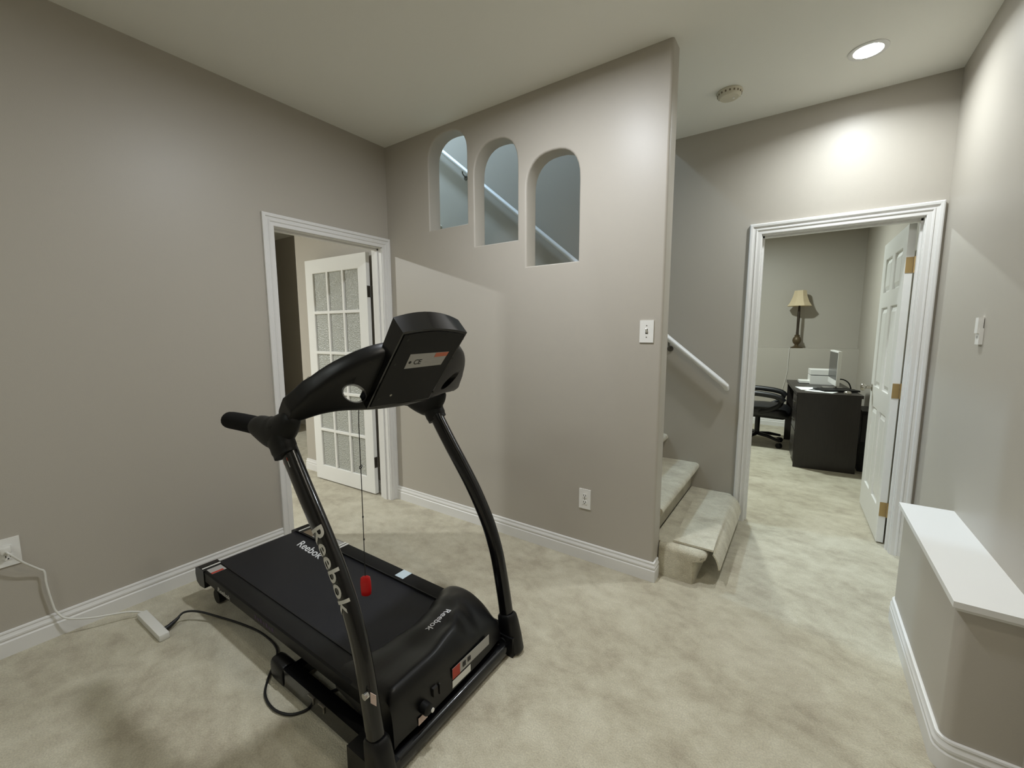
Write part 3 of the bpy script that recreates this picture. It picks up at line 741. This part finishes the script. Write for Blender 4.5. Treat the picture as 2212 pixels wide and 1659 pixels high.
    for p in cb.data.polygons: p.use_smooth = True
    cb.data.set_sharp_from_angle(angle=R(45))
    # display housing
    nrm = Vector((.80, 0, -.597))
    ol = [(-.147, 1.106), (.150, 1.102), (.154, 1.20), (.157, 1.30), (.160, 1.364)]
    for k in range(1, 12):
        a = k/12; ol.append((.160-.304*a, 1.364+.013*(1-(2*a-1)**2)))
    ol += [(-.144, 1.364), (-.146, 1.25)]
    bm = B(); fr = [Vector((-.06-.745*(1.365-z), v, z))+nrm*.004 for v, z in ol]
    bk = [p+D*.97 if p.z > 1.30 else p+D*.8 for p in fr]
    bk = [Vector((p.x, p.y, p.z+(.010*(1-((q[0]-.008)/.15)**2) if q[1] > 1.35 else 0))) for p, q in zip(bk, ol)]
    loft(bm, [fr, bk]); dh = obj('display_housing', bm, M['black'], TM, bevel=.004, seg=2)
    # back cover plate with raised edge
    ip = [(v+.010*(1 if v < .008 else -1), z-.008 if z > 1.3 else z+.006) for v, z in ol]
    bm = B(); f2 = [Vector((-.06-.745*(1.365-z), v, z))+nrm*.004 for v, z in ip]; loft(bm, [f2, [p+nrm*.003 for p in f2]])
    bp = obj('back_cover', bm, M['bback'], dh, bevel=.001, seg=1)
    def bpt(v, z, o=0.0073): return Vector((-.06-.745*(1.365-z), v, z))+nrm*o
    bm = B(); quad_plate(bm, [bpt(-0.0690, 1.244), bpt(0.1050, 1.248), bpt(0.1110, 1.297), bpt(-0.0710, 1.294)], .0006)
    lb_ = obj('rating_label', bm, M['sticker'], bp, label='pale rating label with an orange corner')
    ey = Vector((.597, 0, .80)); ez = nrm
    bm = B(); quad_plate(bm, [bpt(0.0470, 1.280, 0.0082), bpt(0.1090, 1.282, 0.0082), bpt(0.1105, 1.2965, 0.0082), bpt(0.0470, 1.295, 0.0082)], .0004); obj('orange_corner', bm, M['orange'], lb_)
    t = text_bm('CE', .022, .0002, .01, 0, .9); place(t, bpt(-0.0230, 1.258, 0.0085), (0, 1, 0), ey, ez); obj('mark_lettering', t, M['ink'], lb_)
    bm = B(); c = bpt(-0.0570, 1.266, 0.0082); loft(bm, [[c+nrm*h+Vector((0, 1, 0))*(.006*math.cos(i*math.pi/8))+ey*(.006*math.sin(i*math.pi/8)) for i in range(16)] for h in (0, .0005)]); obj('round_mark', bm, M['ink'], lb_)
    bm = B()
    for z, v0, v1 in ((1.262, .013, .029), (1.272, .017, .027), (1.258, .047, .092), (1.266, .047, .097), (1.274, .047, .087)):
        quad_plate(bm, [bpt(v0, z, 0.0082), bpt(v1, z, 0.0082), bpt(v1, z+.0016, 0.0082), bpt(v0, z+.0016, 0.0082)], .0003)
    obj('small_print', bm, M['sticker'], lb_)
    bm = B()
    c = bpt(-.070, 1.148, 0.0070); loft(bm, [[c+nrm*h+Vector((0, 1, 0))*(.005*math.cos(i*math.pi/6))+ey*(.005*math.sin(i*math.pi/6)) for i in range(12)] for h in (0, .001)]); obj('screw', bm, M['steel'], bp)
    for v, z in ((-.112, 1.342), (-.118, 1.262), (.150, 1.342), (.150, 1.27), (-.118, 1.14), (.150, 1.13)):
        bm = B(); c = bpt(v, z, 0.0068); loft(bm, [[c+nrm*h+Vector((0, 1, 0))*(.005*math.cos(i*math.pi/6))+ey*(.005*math.sin(i*math.pi/6)) for i in range(12)] for h in (0, .0008)]); obj('screw_hole', bm, M['dark'], bp)
    # screen on the user's side
    bm = B(); q = [bk[i] for i in (0, 1)]
    quad_plate(bm, [Vector((-.06-.745*(1.365-z), v, z))+nrm*.004+D*1.0 for v, z in ((-.10, 1.18), (-.10, 1.33), (.14, 1.33), (.14, 1.18))], .002); obj('screen', bm, M['screen'], dh)
    # --- collars and hand grips
    for s in (-1, 1):
        y = s*.348; bm = B()
        tube(bm, smooth_path([(-.585, y, 1.040), (-.56, y, 1.038), (-.50, y, 1.030), (-.45, y-s*.002, 1.034), (-.405, y-s*.006, 1.062), (-.362, y-s*.010, 1.100)], 4), [(.034, .034)]*2+[(.034+.022*min(1, k/8), .034+.004*min(1, k/8)) for k in range(1, 13)]+[(.053, .037), (.051, .036), (.048, .035), (.044, .033), (.038, .030), (.030, .025), (.018, .015)], 20, ref=(0, 0, 1))
        tube(bm, smooth_path([(-.452, y, 1.055), (-.440, y, 1.025), (-.420, y, .990), (-.405, y, .965)], 4), [(.034, .058)]*4+[(.034, .056)]*3+[(.033, .052)]*3+[(.031, .049)]*3, 20, ref=(0, 1, 0), sq=2.4)
        cl = obj('collar', bm, M['bback'], TM, smooth=50)
        bm = B(); tube(bm, smooth_path([(-.812, y, 1.036), (-.806, y, 1.036), (-.79, y, 1.036), (-.70, y, 1.039), (-.60, y, 1.040), (-.572, y, 1.039)], 2), [(.014, .014), (.024, .024), (.029, .029), (.031, .031), (.032, .032), (.032, .032), (.032, .032), (.032, .032), (.032, .032), (.032, .032), (.032, .032)], 18)
        obj('hand_grip', bm, M['foam'], TM, smooth=50)
    # --- safety lanyard
    bm = B(); P = [(-.345, -.10, 1.085), (-.362, -.10, 1.06), (-.364, -.10, .80), (-.366, -.10, .60), (-.368, -.10, .425)]
    tube(bm, smooth_path(P, 5), .0016, 6); c = Vector((-.364, -.10, .865))
    tube(bm, [c+Vector((.006*math.cos(a), .006*math.sin(a)*.7, .006*math.sin(a))) for a in [i*2*math.pi/14 for i in range(15)]], .0016, 6)
    for z in (.67, .58): tube(bm, [(-.365, -.10, z-.003), (-.365, -.10, z+.003)], .003, 8)
    sc_ = obj('safety_cord', bm, M['cordb'], TM, smooth=50)
    bm = B(); tube(bm, [(-.368, -.10, .430), (-.368, -.10, .424), (-.367, -.10, .405), (-.366, -.10, .375), (-.366, -.10, .355), (-.366, -.10, .349)], [(.010, .004), (.018, .008), (.020, .009), (.020, .009), (.018, .008), (.010, .004)], 18, ref=(.72, .69, 0), sq=3)
    obj('safety_key', bm, M['redplast'], sc_, smooth=50, label='red safety key')
treadmill()

# ------------------------------------------------------------------ cords
def cords():
    d = thing('extension_cord', 'white extension cord from the left wall outlet to the floor by the treadmill', 'extension cord', (.30, -1.69, 0))
    o = Vector((.30, -1.69, 0))
    b = B(); tube(b, smooth_path([(.040, -2.066, .462), (.060, -2.058, .455), (.050, -2.025, .400), (.030, -1.985, .345), (.026, -1.969, .322), (.026, -1.968, .262), (.024, -1.958, .16), (.028, -1.950, .122), (.050, -1.925, .085), (.085, -1.86, .062), (.11, -1.80, .052), (.135, -1.735, .040), (.160, -1.690, .022)], 6), .0042, 8)
    bmesh.ops.translate(b, verts=b.verts[:], vec=-o); obj('cord', b, M['cordw'], d, smooth=50)
    b = B(); box(b, .009, .042, -2.082, -2.050, .450, .480); bmesh.ops.translate(b, verts=b.verts[:], vec=-o); obj('plug', b, M['cordw'], d, bevel=.006)
    b = B(); mtx = Matrix.Translation((.305, -1.692, 0)) @ Matrix.Rotation(R(1.5), 4, 'Z')
    box(b, -.140, .140, -.019, .019, .001, .030, 0, mtx); bmesh.ops.translate(b, verts=b.verts[:], vec=-o); sb = obj('socket_block', b, M['cordw'], d, bevel=.003)
    p = thing('power_cord', 'black power cord looping across the carpet to the treadmill', 'power cord', (.36, -1.63, 0)); o = Vector((.36, -1.63, 0))
    pts = [(.385, -1.655, .020), (.380, -1.625, .034), (.372, -1.59, .048), (.42, -1.548, .046), (.53, -1.497, .030), (.65, -1.455, .020), (.77, -1.430, .014), (.90, -1.431, .010), (.975, -1.464, .008), (1.045, -1.528, .006), (1.120, -1.577, .006), (1.205, -1.590, .006), (1.272, -1.573, .006), (1.305, -1.54, .006), (1.315, -1.50, .006), (1.33, -1.40, .008), (1.50, -1.25, .010), (1.66, -1.26, .06), (1.755, -1.355, .125), (1.768, -1.360, .130)]
    b = B(); tube(b, smooth_path(pts, 6), .0048, 8); bmesh.ops.translate(b, verts=b.verts[:], vec=-o); obj('cord', b, M['cordb'], p, smooth=50)
    b = B(); tube(b, [(.388, -1.672, .018), (.386, -1.655, .020), (.381, -1.628, .032), (.378, -1.612, .040)], [(.012, .010), (.012, .010), (.008, .008), (.005, .005)], 12); bmesh.ops.translate(b, verts=b.verts[:], vec=-o); obj('plug', b, M['cordb'], p, smooth=50)
cords()

# ------------------------------------------------------------------ office furniture
def office():
    a = R(5); DX, DY = 2.688, 2.822; top = .765
    d = thing('office_desk', 'dark brown desk seen end on through the office doorway', 'desk', (DX, DY, 0), a*0+R(5.5))
    w, l = .50, 1.30
    obj('desk_top', bx(-.012, w+.012, -.012, l, top-.03, top), M['desk'], d, bevel=.003)
    obj('end_panel', bx(0, w, 0, .022, 0, top-.03), M['desk'], d, bevel=.002)
    obj('end_panel', bx(0, w, l-.03, l-.008, 0, top-.03), M['desk'], d, bevel=.002)
    obj('back_panel', bx(w-.02, w, .022, l-.03, .10, top-.03), M['desk'], d)
    pd = obj('pedestal', bx(.012, w-.03, .022, .42, .04, top-.03), M['desk'], d, bevel=.002)
    for z0, z1 in ((.06, .36), (.37, .55), (.56, .72)):
        dr = obj('drawer', bx(-.004, .012, .03, .41, z0, z1), M['desk'], d, bevel=.002)
        obj('handle', bx(-.016, -.004, .14, .30, (z0+z1)/2-.006, (z0+z1)/2+.006), M['dsteel'], dr, bevel=.003)
    # monitor
    m = thing('computer_monitor', 'white computer monitor turned to face the office chair', 'monitor', (2.985, 3.42, top), R(-85))
    def L(o_, *p): return o_
    b = B(); box(b, -.26, .26, -.012, .018, .045, .40); obj('casing', b, M['plast'], m, bevel=.006)
    obj('screen', bx(-.245, .245, -.014, -.0115, .105, .385), M['screen'], m)
    obj('stand', bx(-.05, .05, .012, .03, .004, .12), M['steel'], m, bevel=.003); obj('foot', bx(-.09, .09, -.09, .09, 0, .006), M['steel'], m, bevel=.002)
    # printer
    p = thing('printer', 'small white two tier printer at the back of the desk', 'printer', (2.875, 3.86, top), R(5))
    obj('body', bx(-.10, .16, -.13, .13, 0, .10), M['plast'], p, bevel=.006); obj('lid', bx(-.10, .16, -.13, .13, .108, .165), M['plast'], p, bevel=.006)
    obj('paper_slot', bx(-.092, .152, -.122, .122, .098, .110), M['dark'], p); obj('paper_tray', bx(-.20, -.08, -.10, .10, .006, .03), M['plast'], p, bevel=.004)
    for nm, c, rz, sz, lbl in (('paper_sheet', (2.78, 3.20), 12, (.10, .14), 'white paper sheet near the left edge of the desk'), ('paper_sheet', (2.88, 3.02), -20, (.12, .09), 'white paper sheet at the front of the desk')):
        b = B(); box(b, -sz[0], sz[0], -sz[1], sz[1], 0, .003, 0, Matrix.Rotation(R(rz), 4, 'Z')); o = obj(nm, b, M['paper']); o.location = (*c, top+.0005); tag(o, lbl, 'paper')
    b = B(); box(b, -.16, .16, -.11, .11, 0, .016, 0, Matrix.Rotation(R(25), 4, 'Z')); o = obj('folder', b, M['bback'], bevel=.004); o.location = (3.0, 3.15, top+.0035); tag(o, 'black folder lying on the desk beside the papers', 'folder')
    b = B(); lathe(b, [(.001, 0), (.03, 0), (.032, .012), (.024, .026), (.001, .032)], n=20); o = obj('computer_mouse', b, M['steel'], smooth=50); o.location = (3.08, 2.93, top); tag(o, 'silver computer mouse at the front right of the desk', 'mouse')
    b = B(); tube(b, smooth_path([(0, 0, 0), (0, 0, .02), (-.02, 0, .07), (-.06, .02, .10), (-.11, .03, .105)], 5), .006, 8); tube(b, [(0, 0, 0), (0, 0, .008)], .035, 16); o = obj('desk_lamp_arm', b, M['bback'], smooth=50); o.location = (3.13, 3.32, top); tag(o, 'small black bent desk stand beside the monitor', 'stand')
    # computer tower between the desk and the wall
    t = thing('computer_tower', 'black computer tower between the desk and the open white door', 'computer', (3.245, 3.02, 0), R(0))
    obj('casing', bx(-.035, .05, -.02, .36, .0, .60), M['bback'], t, bevel=.006); obj('front_panel', bx(-.028, .043, -.026, -.019, .30, .56), M['dark'], t, bevel=.003)
    # chair
    c = thing('office_chair', 'black leather office chair beside the desk', 'office chair', (2.29, 3.72, 0), R(0))
    b = B(); tube(b, [(-.26, 0, .42), (-.24, 0, .42), (-.18, 0, .42), (.05, 0, .425), (.20, 0, .42), (.28, 0, .41), (.32, 0, .40), (.335, 0, .395)], [(.03, .16), (.065, .23), (.085, .25), (.088, .26), (.088, .26), (.08, .25), (.055, .22), (.02, .15)], 24, ref=(0, 0, 1), sq=2.6); obj('seat', b, M['leather'], c, smooth=60)
    b = B(); tube(b, smooth_path([(-.20, 0, .52), (-.235, 0, .60), (-.255, 0, .80), (-.29, 0, 1.0), (-.34, 0, 1.12), (-.35, 0, 1.14)], 3), [(.03, .18)]+[(.05, .24)]*4+[(.055, .26)]*6+[(.045, .23)]*3+[(.02, .18)]*2, 24, ref=(1, 0, 0), sq=2.8); obj('backrest', b, M['leather'], c, smooth=60)
    for s in (-1, 1):
        b = B(); tube(b, smooth_path([(-.20, s*.27, .57), (-.10, s*.28, .645), (.10, s*.28, .64), (.22, s*.28, .615), (.265, s*.28, .57)], 4), [(.032, .038)]*17, 12, ref=(0, 0, 1)); ar = obj('armrest', b, M['leather'], c, smooth=60)
        b = B(); tube(b, smooth_path([(.25, s*.28, .59), (.22, s*.28, .52), (.12, s*.27, .46), (.02, s*.24, .42)], 4), [(.018, .026)]*13, 12, ref=(0, 1, 0)); obj('arm_support', b, M['bplast'], ar, smooth=60)
    b = B(); tube(b, [(0, 0, .10), (0, 0, .36)], .028, 16); obj('gas_lift', b, M['bplast'], c, smooth=50)
    for k in range(5):
        an = R(-35+72*k); e = Vector((.30*math.cos(an), .30*math.sin(an), .085)); b = B()
        tube(b, [(0, 0, .12), Vector((e.x*.5, e.y*.5, .115)), e], [(.022, .03), (.02, .026), (.014, .018)], 10, ref=(0, 0, 1)); ft = obj('base_arm', b, M['bplast'], c, smooth=50)
        b = B(); n_ = Vector((-math.sin(an), math.cos(an), 0)); cc = Vector((e.x, e.y, .030)); tube(b, [cc-n_*.02, cc+n_*.02], .030, 16); obj('caster', b, M['bback'], ft, smooth=50)
    # lamp on the ledge
    l_ = thing('table_lamp', 'bronze table lamp with a cream flared shade on the office ledge', 'lamp', (2.612, 5.04, 1.137))
    b = B(); lathe(b, [(.001, 0), (.075, 0), (.078, .012), (.05, .022), (.026, .036), (.024, .05), (.045, .075), (.055, .11), (.046, .145), (.03, .165), (.034, .18), (.02, .19), (.001, .195)], n=28); obj('base', b, M['bronze'], l_, smooth=50)
    b = B(); lathe(b, [(.001, .19), (.018, .19), (.016, .26), (.018, .42), (.014, .55), (.010, .62), (.001, .66)], n=16); obj('stem', b, M['bronzed'], l_, smooth=50)
    b = B(); n = 8
    rg = lambda r_, z: [(r_*math.cos(R(22.5)+i*2*math.pi/n), r_*math.sin(R(22.5)+i*2*math.pi/n), z) for i in range(n)]
    loft(b, [rg(.145, .598), rg(.155, .590), rg(.120, .645), rg(.092, .72), rg(.074, .805), rg(.070, .805), rg(.088, .72), rg(.116, .645), rg(.145, .598)], False); obj('lamp_shade', b, M['shade'], l_)
    b = B(); tube(b, smooth_path([(-.06, -.05, .004), (-.075, -.095, .002), (-.08, -.105, -.05), (-.085, -.10, -.35), (-.13, -.10, -.62), (-.16, -.10, -.80)], 5), .0035, 6); obj('cord', b, M['cordw'], l_, smooth=50)
office()
def side_table():
    t = thing('side_table', 'brown wooden side table seen past the open glazed door', 'side table', (-4.05, .72, 0))
    obj('table_top', bx(-.30, .30, -.25, .25, .41, .44), M['wood'], t, bevel=.006)
    for x in (-.26, .26):
        for y in (-.21, .21): obj('leg', bx(x-.022, x+.022, y-.022, y+.022, 0, .41), M['wood'], t, bevel=.004)
    obj('shelf', bx(-.25, .25, -.20, .20, .14, .16), M['wood'], t, bevel=.003)
    obj('apron', bx(-.25, .25, -.205, .205, .34, .41), M['wood'], t)
side_table()
